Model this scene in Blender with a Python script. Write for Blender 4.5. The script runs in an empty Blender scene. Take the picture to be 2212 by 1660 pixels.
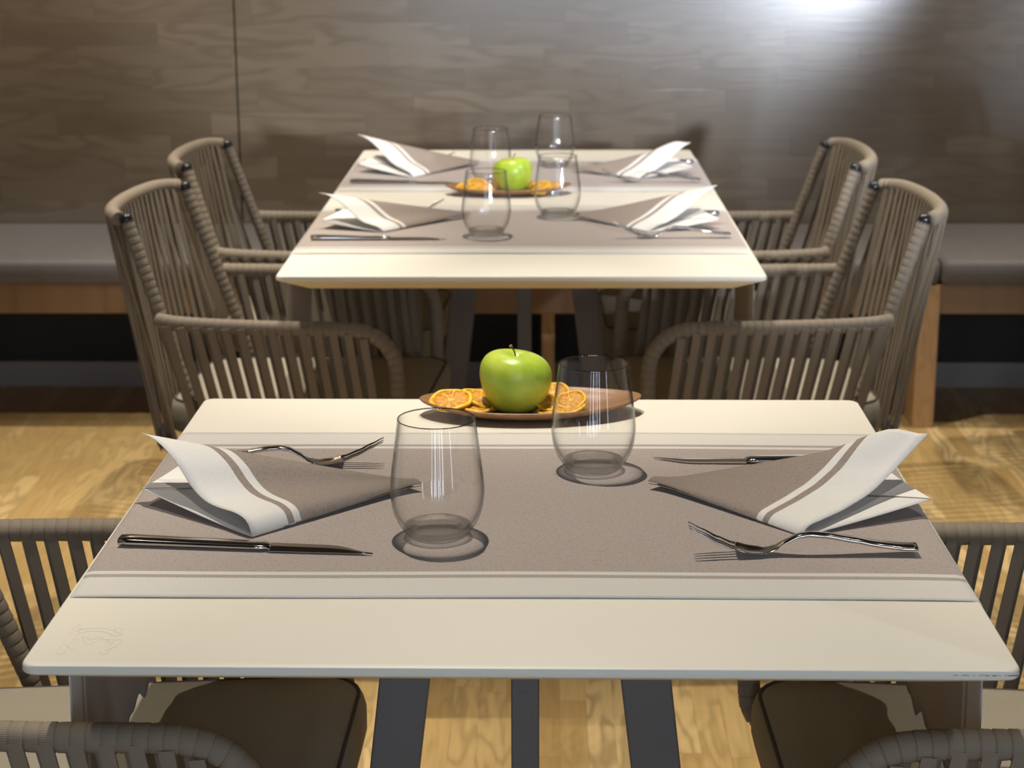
import bpy, bmesh, math, random
from mathutils import Vector, Matrix, Euler
PI = math.pi
C = bpy.context.scene.collection
sc = bpy.context.scene

# ------------------------------------------------------------------ camera
def cam_axes(p, y, r):
    cp, sp = math.cos(p), math.sin(p)
    fwd = Vector((-math.sin(y)*cp, math.cos(y)*cp, -sp))
    right = Vector((math.cos(y), math.sin(y), 0))
    up = right.cross(fwd)
    return right*math.cos(r)+up*math.sin(r), -right*math.sin(r)+up*math.cos(r), fwd
rt, up, fw = cam_axes(.2579, .0184, -.0032)
cam_d = bpy.data.cameras.new('camera'); cam = bpy.data.objects.new('camera', cam_d); C.objects.link(cam)
M = Matrix((rt, up, -fw)).transposed().to_4x4(); M.translation = Vector((.0195, 0, 1.3402))
cam.matrix_world = M
cam_d.sensor_width = 36.0; cam_d.lens = 3950/2212*36
cam_d.clip_start = .05
cam_d.dof.use_dof = True; cam_d.dof.focus_distance = 1.78; cam_d.dof.aperture_fstop = 10.5; cam_d.dof.aperture_blades = 8
sc.camera = cam

# ------------------------------------------------------------------ world and lights
w = bpy.data.worlds.new('world'); sc.world = w; w.use_nodes = True
w.node_tree.nodes['Background'].inputs[0].default_value = (.62, .60, .58, 1)
w.node_tree.nodes['Background'].inputs[1].default_value = .14
sc.view_settings.view_transform = 'Standard'; sc.view_settings.look = 'None'
sc.view_settings.exposure = 0.28; sc.view_settings.gamma = 1.0
sc.view_settings.use_curve_mapping = False
sc.cycles.max_bounces = 10; sc.cycles.transparent_max_bounces = 16; sc.cycles.sample_clamp_indirect = 4
def aim(o, tgt):
    d = Vector(tgt)-o.location
    o.rotation_euler = d.to_track_quat('-Z', 'Y').to_euler()
def spot(name, loc, tgt, power, col, ang, blend=.3, rad=.02):
    l = bpy.data.lights.new(name, 'SPOT'); l.energy = power; l.color = col; l.spot_size = ang
    l.spot_blend = blend; l.shadow_soft_size = rad
    o = bpy.data.objects.new(name, l); C.objects.link(o); o.location = loc; aim(o, tgt); return o
def area(name, loc, tgt, power, col, sx, sy):
    l = bpy.data.lights.new(name, 'AREA'); l.shape = 'RECTANGLE'; l.size = sx; l.size_y = sy; l.energy = power; l.color = col
    o = bpy.data.objects.new(name, l); C.objects.link(o); o.location = loc; aim(o, tgt); return o
WARM = (1, .90, .76)
spot('ceiling_spot_front_table', (-.20, 2.16, 2.70), (-.16, 1.74, .75), 122, WARM, math.radians(68), .55, .014)
spot('ceiling_spot_back_table', (-.17, 3.72, 2.60), (-.07, 3.62, .75), 124, WARM, math.radians(84), .6, .015)
spot('ceiling_spot_left', (-1.45, 4.25, 2.8), (-1.35, 3.5, 0), 18, WARM, math.radians(72), .45, .03)
spot('ceiling_spot_right', (1.60, 4.25, 2.8), (1.50, 3.5, 0), 45, WARM, math.radians(72), .45, .03)
spot('ceiling_spot_middle', (.05, 2.60, 2.8), (.05, 2.44, 0), 62, WARM, math.radians(36), .6, .03)
spot('fill_chairs_left', (-.92, 3.12, 2.8), (-.88, 3.22, 0), 140, WARM, math.radians(44), .6, .02)  # added fill, brightens the left chairs of the longer table
spot('ceiling_spot_near_left', (-.98, 1.72, 2.8), (-.95, 1.72, 0), 50, WARM, math.radians(42), .6, .02)
spot('ceiling_spot_near_right', (1.0, 1.72, 2.8), (.98, 1.72, 0), 45, WARM, math.radians(42), .6, .02)
spot('fill_chairs_right', (.94, 3.20, 2.8), (.92, 3.3, 0), 115, WARM, math.radians(44), .6, .02)  # added fill for the right-hand chairs, no fixture of the room
spot('wall_wash_daylight', (1.95, -1.2, 1.30), (-.10, 5.08, 1.50), 860, (.78, .86, 1), math.radians(21.0), .45, .12)
spot('upper_cool_fill', (2.60, 1.60, 2.70), (.02, 4.24, .78), 170, (.78, .84, 1), math.radians(15.5), .35, .08)  # added cool fill, whitens the far end of the longer table
spot('fill_wall_left', (-1.5, 4.60, 2.8), (-1.30, 5.08, 1.25), 140, WARM, math.radians(95), .8, .03)  # added fill, lifts the left part of the oak wall
spot('fill_wall_right', (2.0, 4.60, 2.8), (1.9, 5.08, .95), 130, WARM, math.radians(95), .8, .03)  # added fill that brightens the wall at the right

# ------------------------------------------------------------------ node helpers
def new_mat(name):
    m = bpy.data.materials.new(name); m.use_nodes = True
    nt = m.node_tree; b = nt.nodes['Principled BSDF']; return m, nt, b
def N(nt, typ, **kw):
    n = nt.nodes.new(typ)
    for k, v in kw.items(): setattr(n, k, v)
    return n
def mth(nt, op, a, b=None, c=None):
    n = nt.nodes.new('ShaderNodeMath'); n.operation = op
    for i, x in enumerate((a, b, c)):
        if x is None: continue
        if isinstance(x, (int, float)): n.inputs[i].default_value = x
        else: nt.links.new(x, n.inputs[i])
    return n.outputs[0]
def mixc(nt, f, a, b, blend='MIX'):
    n = nt.nodes.new('ShaderNodeMix'); n.data_type = 'RGBA'; n.blend_type = blend
    for i, x in ((0, f), (6, a), (7, b)):
        if isinstance(x, (int, float)): n.inputs[i].default_value = x
        elif isinstance(x, tuple): n.inputs[i].default_value = (*x[:3], 1)
        else: nt.links.new(x, n.inputs[i])
    return n.outputs[2]
def comb(nt, x, y, z):
    n = nt.nodes.new('ShaderNodeCombineXYZ')
    for i, v in enumerate((x, y, z)):
        if isinstance(v, (int, float)): n.inputs[i].default_value = v
        else: nt.links.new(v, n.inputs[i])
    return n.outputs[0]
def noise(nt, vec, scale, detail=3, rough=.5, dist=0):
    n = nt.nodes.new('ShaderNodeTexNoise'); n.inputs['Scale'].default_value = scale
    n.inputs['Detail'].default_value = detail; n.inputs['Roughness'].default_value = rough
    n.inputs['Distortion'].default_value = dist
    if vec is not None: nt.links.new(vec, n.inputs['Vector'])
    return n.outputs['Fac']
def ramp(nt, f, stops):
    n = nt.nodes.new('ShaderNodeValToRGB'); nt.links.new(f, n.inputs[0])
    e = n.color_ramp.elements
    while len(e) < len(stops): e.new(.5)
    for i, (p, c) in enumerate(stops): e[i].position = p; e[i].color = (*c, 1)
    return n.outputs[0]
def bump(nt, b, h, s=.3, d=.001):
    n = nt.nodes.new('ShaderNodeBump'); n.inputs['Strength'].default_value = s; n.inputs['Distance'].default_value = d
    nt.links.new(h, n.inputs['Height']); nt.links.new(n.outputs[0], b.inputs['Normal'])
def setp(b, col=None, rough=None, metal=None, spec=None):
    if col is not None: b.inputs['Base Color'].default_value = (*col, 1)
    if rough is not None: b.inputs['Roughness'].default_value = rough
    if metal is not None: b.inputs['Metallic'].default_value = metal
    if spec is not None: b.inputs['Specular IOR Level'].default_value = spec
def sepxyz(nt, v):
    n = nt.nodes.new('ShaderNodeSeparateXYZ'); nt.links.new(v, n.inputs[0]); return n.outputs

# planks of wood: U along the board, V across it
def planks(name, ua, va, wid, ln, cols, rough, spec=.5, grain=1.0, coordsrc='Object', voff=0.0, figs=3.2, figk=75.0):
    m, nt, b = new_mat(name)
    tc = N(nt, 'ShaderNodeTexCoord'); o = sepxyz(nt, tc.outputs[coordsrc])
    U = o[ua]; V = mth(nt, 'ADD', o[va], voff)
    row = mth(nt, 'FLOOR', mth(nt, 'DIVIDE', V, wid))
    wn = N(nt, 'ShaderNodeTexWhiteNoise', noise_dimensions='1D'); nt.links.new(row, wn.inputs['W'])
    us = mth(nt, 'ADD', U, mth(nt, 'MULTIPLY', wn.outputs['Value'], ln))
    cell = mth(nt, 'FLOOR', mth(nt, 'DIVIDE', us, ln))
    w2 = N(nt, 'ShaderNodeTexWhiteNoise', noise_dimensions='2D'); nt.links.new(comb(nt, row, cell, 0), w2.inputs['Vector'])
    idv = w2.outputs['Value']; idc = sepxyz(nt, w2.outputs['Color'])
    base = ramp(nt, idv, [(0, cols[0]), (.45, cols[1]), (.8, cols[2]), (1, cols[3])])
    sh = mth(nt, 'MULTIPLY', idv, 37.0)
    # long fine grain
    g1 = noise(nt, comb(nt, mth(nt, 'ADD', mth(nt, 'MULTIPLY', U, 5.0), sh), mth(nt, 'MULTIPLY', V, 130), sh), 1.0, 4, .6)
    # cathedral figure
    cv = comb(nt, mth(nt, 'ADD', mth(nt, 'MULTIPLY', U, figs), sh), mth(nt, 'MULTIPLY', V, figs*4.6), mth(nt, 'MULTIPLY', idc[1], 9.0))
    warp = noise(nt, cv, 1.0, 2, .5)
    rings = mth(nt, 'SINE', mth(nt, 'MULTIPLY', warp, figk))
    rings = mth(nt, 'POWER', mth(nt, 'MULTIPLY', mth(nt, 'ADD', rings, 1), .5), 2.5)
    amt = mth(nt, 'MULTIPLY', mth(nt, 'ADD', mth(nt, 'MULTIPLY', idc[0], .55), .12), grain)
    c = mixc(nt, mth(nt, 'MULTIPLY', rings, amt), base, mixc(nt, .6, base, (.06, .035, .015)))
    f1 = mth(nt, 'MULTIPLY', mth(nt, 'SUBTRACT', g1, .42), 1.5*grain)
    n = nt.nodes.new('ShaderNodeClamp'); nt.links.new(f1, n.inputs[0])
    c = mixc(nt, mth(nt, 'MULTIPLY', n.outputs[0], .8), c, mixc(nt, .45, base, (.08, .05, .02)))
    # joints
    fv = mth(nt, 'FRACT', mth(nt, 'DIVIDE', V, wid)); fu = mth(nt, 'FRACT', mth(nt, 'DIVIDE', us, ln))
    ev = mth(nt, 'LESS_THAN', fv, .012/ (wid/.06)); eu = mth(nt, 'LESS_THAN', fu, .0012/ln)
    e = mth(nt, 'MAXIMUM', ev, eu)
    c = mixc(nt, mth(nt, 'MULTIPLY', e, .35), c, (.05, .03, .015))
    nt.links.new(c, b.inputs['Base Color']); setp(b, rough=rough, spec=spec)
    bump(nt, b, g1, .15, .0006)
    return m

def plain(name, col, rough=.5, metal=0, spec=.5, var=0, scale=20, bumpy=0):
    m, nt, b = new_mat(name); setp(b, col, rough, metal, spec)
    if var or bumpy:
        tc = N(nt, 'ShaderNodeTexCoord'); f = noise(nt, tc.outputs['Object'], scale, 4)
        if var:
            d = tuple(x*(1-var) for x in col); l = tuple(min(1, x*(1+var)) for x in col)
            nt.links.new(ramp(nt, f, [(.3, d), (.7, l)]), b.inputs['Base Color'])
        if bumpy: bump(nt, b, f, bumpy, .001)
    return m

WHITE_C = (.70, .68, .64); TAUPE = (.335, .265, .225)
def cloth_colour(nt, vec_uv, dist, scale, light, dark, border):
    """dist = metres from the hem; border = (white, taupe, white) ends"""
    a = mth(nt, 'LESS_THAN', dist, border[0])
    b1 = mth(nt, 'MULTIPLY', mth(nt, 'GREATER_THAN', dist, border[1]), mth(nt, 'LESS_THAN', dist, border[2]))
    white = mth(nt, 'MAXIMUM', a, b1)
    o = sepxyz(nt, vec_uv)
    wx = mth(nt, 'SINE', mth(nt, 'MULTIPLY', o[0], 2*PI/scale)); wy = mth(nt, 'SINE', mth(nt, 'MULTIPLY', o[1], 2*PI/scale))
    wv = mth(nt, 'MULTIPLY', mth(nt, 'ADD', mth(nt, 'MULTIPLY', wx, wy), 1), .5)
    nz = noise(nt, vec_uv, 260, 3, .7)
    taupe = mixc(nt, wv, dark, tuple(min(1, x*1.45) for x in dark))
    nz2 = noise(nt, comb(nt, mth(nt, 'MULTIPLY', o[0], 620), mth(nt, 'MULTIPLY', o[1], 190), 0), 1.0, 3, .7)
    hue = ramp(nt, nz2, [(.36, (.62, .66, .74)), (.5, (1, 1, 1)), (.62, (1.0, .80, .60))])
    taupe = mixc(nt, 1.0, mixc(nt, mth(nt, 'MULTIPLY', nz, .30), taupe, (.48, .43, .40)), hue, 'MULTIPLY')
    taupe = mixc(nt, 1.0, taupe, (1.12, 1.12, 1.12), 'MULTIPLY')
    wt = mixc(nt, wv, light, tuple(x*.90 for x in light))
    return mixc(nt, white, taupe, wt), wv
def runner_mat():
    m, nt, b = new_mat('runner_weave')
    tc = N(nt, 'ShaderNodeTexCoord'); o = sepxyz(nt, tc.outputs['UV'])
    d = mth(nt, 'MINIMUM', o[1], mth(nt, 'SUBTRACT', RW, o[1]))
    c, wv = cloth_colour(nt, tc.outputs['UV'], d, .0016, WHITE_C, (.290, .256, .240), (.047, .055, .063))
    nt.links.new(c, b.inputs['Base Color']); setp(b, rough=.85, spec=.15); b.inputs['Sheen Weight'].default_value = .35; b.inputs['Sheen Roughness'].default_value = .5; bump(nt, b, wv, .5, .0005)
    return m
RW = .513
def napkin_mat():
    m, nt, b = new_mat('napkin_weave')
    tc = N(nt, 'ShaderNodeTexCoord'); o = sepxyz(nt, tc.outputs['UV'])
    c, wv = cloth_colour(nt, tc.outputs['UV'], o[0], .0018, (.80, .785, .76), (.225, .193, .170), (.044, .0515, .0595))
    nt.links.new(c, b.inputs['Base Color']); setp(b, rough=.85, spec=.15); bump(nt, b, wv, .6, .0005)
    return m
def webbing_mat(name, col):
    m, nt, b = new_mat(name)
    tc = N(nt, 'ShaderNodeTexCoord'); o = sepxyz(nt, tc.outputs['UV'])
    wx = mth(nt, 'SINE', mth(nt, 'MULTIPLY', mth(nt, 'ADD', o[0], o[1]), 2*PI/.0034))
    wy = mth(nt, 'SINE', mth(nt, 'MULTIPLY', mth(nt, 'SUBTRACT', o[0], o[1]), 2*PI/.0034))
    h = mth(nt, 'MULTIPLY', mth(nt, 'ADD', mth(nt, 'MULTIPLY', wx, wy), 1), .5)
    nt.links.new(mixc(nt, h, tuple(x*.72 for x in col), tuple(x*1.15 for x in col)), b.inputs['Base Color'])
    setp(b, rough=.62, spec=.3); bump(nt, b, h, .55, .0006)
    return m
def weave_mat(name, col, s=.0032):
    m, nt, b = new_mat(name)
    tc = N(nt, 'ShaderNodeTexCoord'); o = sepxyz(nt, tc.outputs['Object'])
    a = mth(nt, 'SINE', mth(nt, 'MULTIPLY', mth(nt, 'ADD', o[0], o[2]), 2*PI/s)); c = mth(nt, 'SINE', mth(nt, 'MULTIPLY', o[1], 2*PI/s))
    h = mth(nt, 'MULTIPLY', mth(nt, 'ADD', mth(nt, 'MULTIPLY', a, c), 1), .5)
    nt.links.new(mixc(nt, h, tuple(x*.6 for x in col), tuple(min(1, x*1.3) for x in col)), b.inputs['Base Color'])
    setp(b, rough=.85, spec=.15); bump(nt, b, h, .6, .0007)
    return m
MAT = {}
MAT['wall'] = planks('oak_wall_panel', 0, 2, .0613, .43, [(.168, .124, .080), (.198, .148, .097), (.222, .168, .112), (.245, .188, .126)],  .20, 1.0, .85, voff=.02, figs=2.0, figk=42.0)
MAT['floor'] = planks('oak_floor_strips', 1, 0, .046, .50, [(.46, .305, .12), (.56, .39, .165), (.63, .45, .205), (.69, .51, .25)], .32, .45, 1.1, figs=2.4, figk=60)
MAT['cream'] = plain('cream_lacquer', (.79, .76, .67), .46, 0, .35, .012, 6)
MAT['edge'] = MAT['cream']
MAT['underside'] = plain('table_underside', (.80, .73, .56), .5)
MAT['etch'] = plain('etched_line', (.72, .665, .54), .6)
MAT['scuff'] = plain('scuff_mark', (.10, .095, .09), .7)
MAT['runner'] = runner_mat(); MAT['napkin'] = napkin_mat()
MAT['web'] = webbing_mat('taupe_webbing', (.240, .198, .150))
MAT['tube'] = plain('dark_metal_tube', (.045, .043, .042), .45, .3)
MAT['cap'] = plain('black_plastic_cap', (.012, .013, .015), .22)
MAT['cushion'] = weave_mat('olive_grey_weave', (.34, .31, .245))
MAT['piping'] = plain('cushion_piping', (.06, .055, .05), .8)
MAT['legwood'] = planks('chair_leg_wood', 2, 0, .2, 2.0, [(.45, .28, .13)]*4, .45, grain=.6)
MAT['steel_leg'] = plain('anthracite_powder_coat', (.130, .116, .112), .55, .0, .5, .12, 900, .25)
MAT['benchwood'] = planks('oak_bench_wood', 0, 1, .3, 1.4, [(.30, .175, .085), (.33, .195, .095), (.36, .21, .10), (.38, .225, .11)], .4, grain=.8)
MAT['postwood'] = planks('oak_post_wood', 2, 0, .3, 1.4, [(.46, .28, .125), (.48, .29, .13), (.5, .31, .14), (.5, .31, .14)], .4, grain=.7)
MAT['benchfab'] = plain('grey_bench_fabric', (.135, .125, .12), .6, 0, .35, .05, 30, .1)
MAT['black'] = plain('wall_shade_black', (.018, .018, .018), .7)
MAT['base'] = plain('grey_baseboard', (.27, .25, .235), .5)
MAT['seam'] = plain('seam_dark', (.03, .027, .025), .6)
MAT['ceiling'] = plain('ceiling_dark', (.05, .045, .04), .9)
MAT['rearwall'] = plain('rear_wall_dark', (.06, .05, .045), .8)
def steel():
    m, nt, b = new_mat('polished_steel'); setp(b, (.62, .61, .60), .09, 1.0); return m
MAT['steel'] = steel()
def tray_mat():
    m, nt, b = new_mat('walnut_tray')
    tc = N(nt, 'ShaderNodeTexCoord'); o = sepxyz(nt, tc.outputs['Object'])
    g = noise(nt, comb(nt, mth(nt, 'MULTIPLY', o[0], 9), mth(nt, 'MULTIPLY', o[1], 260), 0), 1, 4, .6)
    g2 = noise(nt, comb(nt, mth(nt, 'MULTIPLY', o[0], 5), mth(nt, 'MULTIPLY', o[1], 60), 3), 1, 3, .6)
    c = ramp(nt, g, [(.3, (.13, .06, .025)), (.5, (.27, .135, .055)), (.7, (.36, .19, .085))])
    c = mixc(nt, mth(nt, 'MULTIPLY', g2, .5), c, (.30, .155, .08))
    nt.links.new(c, b.inputs['Base Color']); setp(b, rough=.36, spec=.5); return m
MAT['tray'] = tray_mat()
def apple_mat():
    m, nt, b = new_mat('green_apple_skin')
    tc = N(nt, 'ShaderNodeTexCoord')
    f = noise(nt, tc.outputs['Object'], 28, 4, .55); f2 = noise(nt, tc.outputs['Object'], 420, 2, .5)
    c = ramp(nt, f, [(.3, (.30, .46, .035)), (.5, (.43, .57, .055)), (.7, (.56, .64, .09))])
    o = sepxyz(nt, tc.outputs['Object'])
    low = mth(nt, 'MULTIPLY', mth(nt, 'SUBTRACT', .030, o[2]), 16.0)
    cl = nt.nodes.new('ShaderNodeClamp'); nt.links.new(low, cl.inputs[0])
    c = mixc(nt, mth(nt, 'MULTIPLY', cl.outputs[0], .45), c, (.50, .44, .06))
    sp = ramp(nt, f2, [(.70, (0, 0, 0)), (.76, (1, 1, 1))])
    c = mixc(nt, mth(nt, 'MULTIPLY', sp, .22), c, (.16, .28, .04))
    nt.links.new(c, b.inputs['Base Color']); setp(b, rough=.33, spec=.45)
    b.inputs['Subsurface Weight'].default_value = .12; b.inputs['Subsurface Radius'].default_value = (.01, .01, .004)
    b.inputs['Subsurface Scale'].default_value = .5
    return m
MAT['apple'] = apple_mat(); MAT['stem'] = plain('apple_stem', (.10, .055, .02), .8)
MAT['stemtip'] = plain('apple_stem_tip', (.38, .20, .08), .8)
def slice_mat():
    m, nt, b = new_mat('dried_orange_flesh')
    tc = N(nt, 'ShaderNodeTexCoord'); o = sepxyz(nt, tc.outputs['Object'])
    r = mth(nt, 'SQRT', mth(nt, 'ADD', mth(nt, 'MULTIPLY', o[0], o[0]), mth(nt, 'MULTIPLY', o[1], o[1])))
    th = mth(nt, 'ARCTAN2', o[1], o[0])
    seg = mth(nt, 'ABSOLUTE', mth(nt, 'SINE', mth(nt, 'MULTIPLY', th, 5)))
    wall = mth(nt, 'LESS_THAN', mth(nt, 'MULTIPLY', seg, r), .0016)
    nz = noise(nt, comb(nt, mth(nt, 'MULTIPLY', th, 7), mth(nt, 'MULTIPLY', r, 160), 0), 1.0, 4, .6)
    c = ramp(nt, nz, [(.3, (.30, .10, .008)), (.5, (.66, .27, .015)), (.68, (.82, .50, .06))])
    core = mth(nt, 'LESS_THAN', r, .0035)
    c = mixc(nt, mth(nt, 'MULTIPLY', mth(nt, 'MAXIMUM', wall, core), .85), c, (.90, .68, .24))
    nt.links.new(c, b.inputs['Base Color']); setp(b, rough=.42, spec=.35); bump(nt, b, nz, .8, .0010)
    b.inputs['Subsurface Weight'].default_value = .2; b.inputs['Subsurface Scale'].default_value = .004
    return m
MAT['flesh'] = slice_mat()
MAT['rind'] = plain('dried_orange_rind', (.86, .50, .035), .45, 0, .4, .2, 120, .3)
def glass_wall():
    m, nt, b = new_mat('drinking_glass_wall'); nt.nodes.remove(b)
    out = [n for n in nt.nodes if n.type == 'OUTPUT_MATERIAL'][0]
    tr = N(nt, 'ShaderNodeBsdfTransparent'); gl = N(nt, 'ShaderNodeBsdfGlossy'); gl.inputs['Roughness'].default_value = .0
    lw = N(nt, 'ShaderNodeLayerWeight'); lw.inputs['Blend'].default_value = .5
    f = lw.outputs['Facing']
    nt.links.new(mixc(nt, mth(nt, 'POWER', f, 4.6), (.998, .998, .997), (.16, .19, .18)), tr.inputs['Color'])
    mx = N(nt, 'ShaderNodeMixShader'); nt.links.new(mth(nt, 'ADD', mth(nt, 'MULTIPLY', mth(nt, 'POWER', f, 5.0), .75), .030), mx.inputs[0])
    nt.links.new(tr.outputs[0], mx.inputs[1]); nt.links.new(gl.outputs[0], mx.inputs[2]); nt.links.new(mx.outputs[0], out.inputs[0])
    return m
def glass_rim():
    """the thick fire-polished lip, seen edge-on through more glass"""
    m, nt, b = new_mat('drinking_glass_lip'); nt.nodes.remove(b)
    out = [n for n in nt.nodes if n.type == 'OUTPUT_MATERIAL'][0]
    tr = N(nt, 'ShaderNodeBsdfTransparent'); tr.inputs['Color'].default_value = (.34, .33, .30, 1)
    gl = N(nt, 'ShaderNodeBsdfGlossy'); gl.inputs['Roughness'].default_value = .03
    mx = N(nt, 'ShaderNodeMixShader'); mx.inputs[0].default_value = .22
    nt.links.new(tr.outputs[0], mx.inputs[1]); nt.links.new(gl.outputs[0], mx.inputs[2]); nt.links.new(mx.outputs[0], out.inputs[0])
    return m
def glass_base():
    m, nt, b = new_mat('drinking_glass_base'); nt.nodes.remove(b)
    out = [n for n in nt.nodes if n.type == 'OUTPUT_MATERIAL'][0]
    tr = N(nt, 'ShaderNodeBsdfTransparent'); tr.inputs['Color'].default_value = (.98, .985, .98, 1)
    gl = N(nt, 'ShaderNodeBsdfGlass'); gl.inputs['IOR'].default_value = 1.45; gl.inputs['Roughness'].default_value = 0
    mx = N(nt, 'ShaderNodeMixShader'); mx.inputs[0].default_value = .55
    nt.links.new(tr.outputs[0], mx.inputs[1]); nt.links.new(gl.outputs[0], mx.inputs[2]); nt.links.new(mx.outputs[0], out.inputs[0])
    return m
MAT['glassrim'] = glass_rim(); MAT['glass'] = glass_wall(); MAT['glassbase'] = glass_base()
def emis(name, col, s):
    m, nt, b = new_mat(name); setp(b, (0, 0, 0)); b.inputs['Emission Color'].default_value = (*col, 1); b.inputs['Emission Strength'].default_value = s; return m
MAT['daylight'] = emis('daylit_window_pane', (.70, .83, 1), 6.2)

# ------------------------------------------------------------------ mesh helpers
def smst(a, b, x):
    t = max(0, min(1, (x-a)/(b-a))); return t*t*(3-2*t)
def obj(name, bm, m, parent=None, smooth=True, loc=None):
    me = bpy.data.meshes.new(name); bm.normal_update(); bm.to_mesh(me); bm.free()
    mats = m if isinstance(m, (list, tuple)) else [m]
    for x in mats: me.materials.append(x)
    if smooth:
        for p in me.polygons: p.use_smooth = True
    o = bpy.data.objects.new(name, me); C.objects.link(o)
    if parent: o.parent = parent
    if loc: o.location = loc
    return o
def empty(name, loc=(0, 0, 0), rz=0):
    o = bpy.data.objects.new(name, None); C.objects.link(o); o.location = loc; o.rotation_euler = (0, 0, rz)
    o.empty_display_size = .05; return o
def tag(o, label=None, cat=None, group=None, kind=None):
    for k, v in (('label', label), ('category', cat), ('group', group), ('kind', kind)):
        if v: o[k] = v
    return o
def copy_tree(o, parent=None):
    c = o.copy(); C.objects.link(c); c.parent = parent
    for k in ('label', 'group'):
        if parent is None and k in c: pass
    for ch in [x for x in bpy.data.objects if x.parent == o]: copy_tree(ch, c)
    return c
def bev(o, wdt, seg=3, ang=None):
    md = o.modifiers.new('bevel', 'BEVEL'); md.width = wdt; md.segments = seg; md.limit_method = 'ANGLE'
    md.angle_limit = math.radians(ang or 40); return o
def box(bm, a, b, mi=0):
    x0, y0, z0 = a; x1, y1, z1 = b
    v = [bm.verts.new(p) for p in [(x0,y0,z0),(x1,y0,z0),(x1,y1,z0),(x0,y1,z0),(x0,y0,z1),(x1,y0,z1),(x1,y1,z1),(x0,y1,z1)]]
    for f in [(0,3,2,1),(4,5,6,7),(0,1,5,4),(1,2,6,5),(2,3,7,6),(3,0,4,7)]:
        bm.faces.new([v[i] for i in f]).material_index = mi
    return v
def boxobj(name, a, b, m, parent=None, bevel=0, kind=None):
    bm = bmesh.new(); box(bm, a, b); o = obj(name, bm, m, parent, smooth=False)
    if bevel: bev(o, bevel)
    if kind: o['kind'] = kind
    return o
def smooth_path(pts, step=.0045):
    P = [Vector(p) for p in pts]; out = []
    n = len(P)
    for i in range(n-1):
        p0 = P[max(i-1, 0)]; p1 = P[i]; p2 = P[i+1]; p3 = P[min(i+2, n-1)]
        k = max(2, int((p2-p1).length/step*1.0)+1)
        for j in range(k):
            t = j/k
            out.append(.5*((2*p1)+(-p0+p2)*t+(2*p0-5*p1+4*p2-p3)*t*t+(-p0+3*p1-3*p2+p3)*t**3))
    out.append(P[-1]); return out
def resample(path, lens):
    cum = [0]
    for a, b in zip(path, path[1:]): cum.append(cum[-1]+(b-a).length)
    out = []; i = 0
    for l in lens:
        l = min(max(l, 0), cum[-1])
        while i < len(cum)-2 and cum[i+1] < l: i += 1
        t = (l-cum[i])/max(1e-9, cum[i+1]-cum[i]); out.append(path[i].lerp(path[i+1], t))
    return out
def plen(path): return sum((b-a).length for a, b in zip(path, path[1:]))
def sweep(bm, pts, rads, seg=12, lens=None, cap=True):
    uvl = bm.loops.layers.uv.verify()
    n = len(pts); T = []
    for i in range(n): T.append((pts[min(i+1, n-1)]-pts[max(i-1, 0)]).normalized())
    ref = Vector((0, 0, 1)) if abs(T[0].z) < .9 else Vector((1, 0, 0))
    nrm = (ref-T[0]*ref.dot(T[0])).normalized(); rings = []; L = 0; Ls = []
    for i in range(n):
        if i: L += (pts[i]-pts[i-1]).length
        Ls.append(L)
        nrm = (nrm-T[i]*nrm.dot(T[i])).normalized(); bi = T[i].cross(nrm)
        r = rads[i] if isinstance(rads, (list, tuple)) else rads
        rings.append([bm.verts.new(pts[i]+(nrm*math.cos(2*PI*k/seg)+bi*math.sin(2*PI*k/seg))*r) for k in range(seg)])
    rr = (rads[n//2] if isinstance(rads, (list, tuple)) else rads)
    for i in range(n-1):
        for k in range(seg):
            k2 = (k+1) % seg
            f = bm.faces.new((rings[i][k], rings[i][k2], rings[i+1][k2], rings[i+1][k]))
            uv = [(Ls[i], k/seg*2*PI*rr), (Ls[i], (k+1)/seg*2*PI*rr), (Ls[i+1], (k+1)/seg*2*PI*rr), (Ls[i+1], k/seg*2*PI*rr)]
            for l, c in zip(f.loops, uv): l[uvl].uv = c
    if cap:
        bm.faces.new(list(reversed(rings[0]))); bm.faces.new(rings[-1])
def wrapped_tube(bm, ctrl, r, pitch=.0136, seg=12):
    """tube wound with flat cord: a shallow groove between turns"""
    path = smooth_path(ctrl, .004); L = plen(path); ls = []; rs = []
    k = int(L/pitch)+1
    for i in range(k):
        for t, rr in ((0, r*.86), (.05, r*.975), (.12, r*1.0), (.88, r*1.03), (.96, r*1.01)):
            l = (i+t)*pitch
            if l <= L: ls.append(l); rs.append(rr)
    ls.append(L); rs.append(r)
    sweep(bm, resample(path, ls), rs, seg)
def ribbon(bm, p0, p1, wdir, width, thick, sag=None, n=6):
    uvl = bm.loops.layers.uv.verify()
    p0 = Vector(p0); p1 = Vector(p1); d = (p1-p0); L = d.length; d.normalize()
    wd = Vector(wdir); wd = (wd-d*wd.dot(d)).normalized(); nn = d.cross(wd)
    sag = Vector(sag) if sag else Vector((0, 0, 0)); rings = []
    for i in range(n+1):
        t = i/n; c = p0.lerp(p1, t)+sag*(4*t*(1-t))
        rings.append([bm.verts.new(c+wd*a*width/2+nn*b*thick/2) for a, b in ((-1, -1), (1, -1), (1, 1), (-1, 1))])
    for i in range(n):
        for k in range(4):
            k2 = (k+1) % 4
            f = bm.faces.new((rings[i][k], rings[i][k2], rings[i+1][k2], rings[i+1][k]))
            v0, v1 = (0, width) if k % 2 == 0 else (0, thick)
            for l, c in zip(f.loops, ((L*i/n, v0), (L*i/n, v1), (L*(i+1)/n, v1), (L*(i+1)/n, v0))): l[uvl].uv = c
    bm.faces.new(list(reversed(rings[0]))); bm.faces.new(rings[-1])
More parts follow.
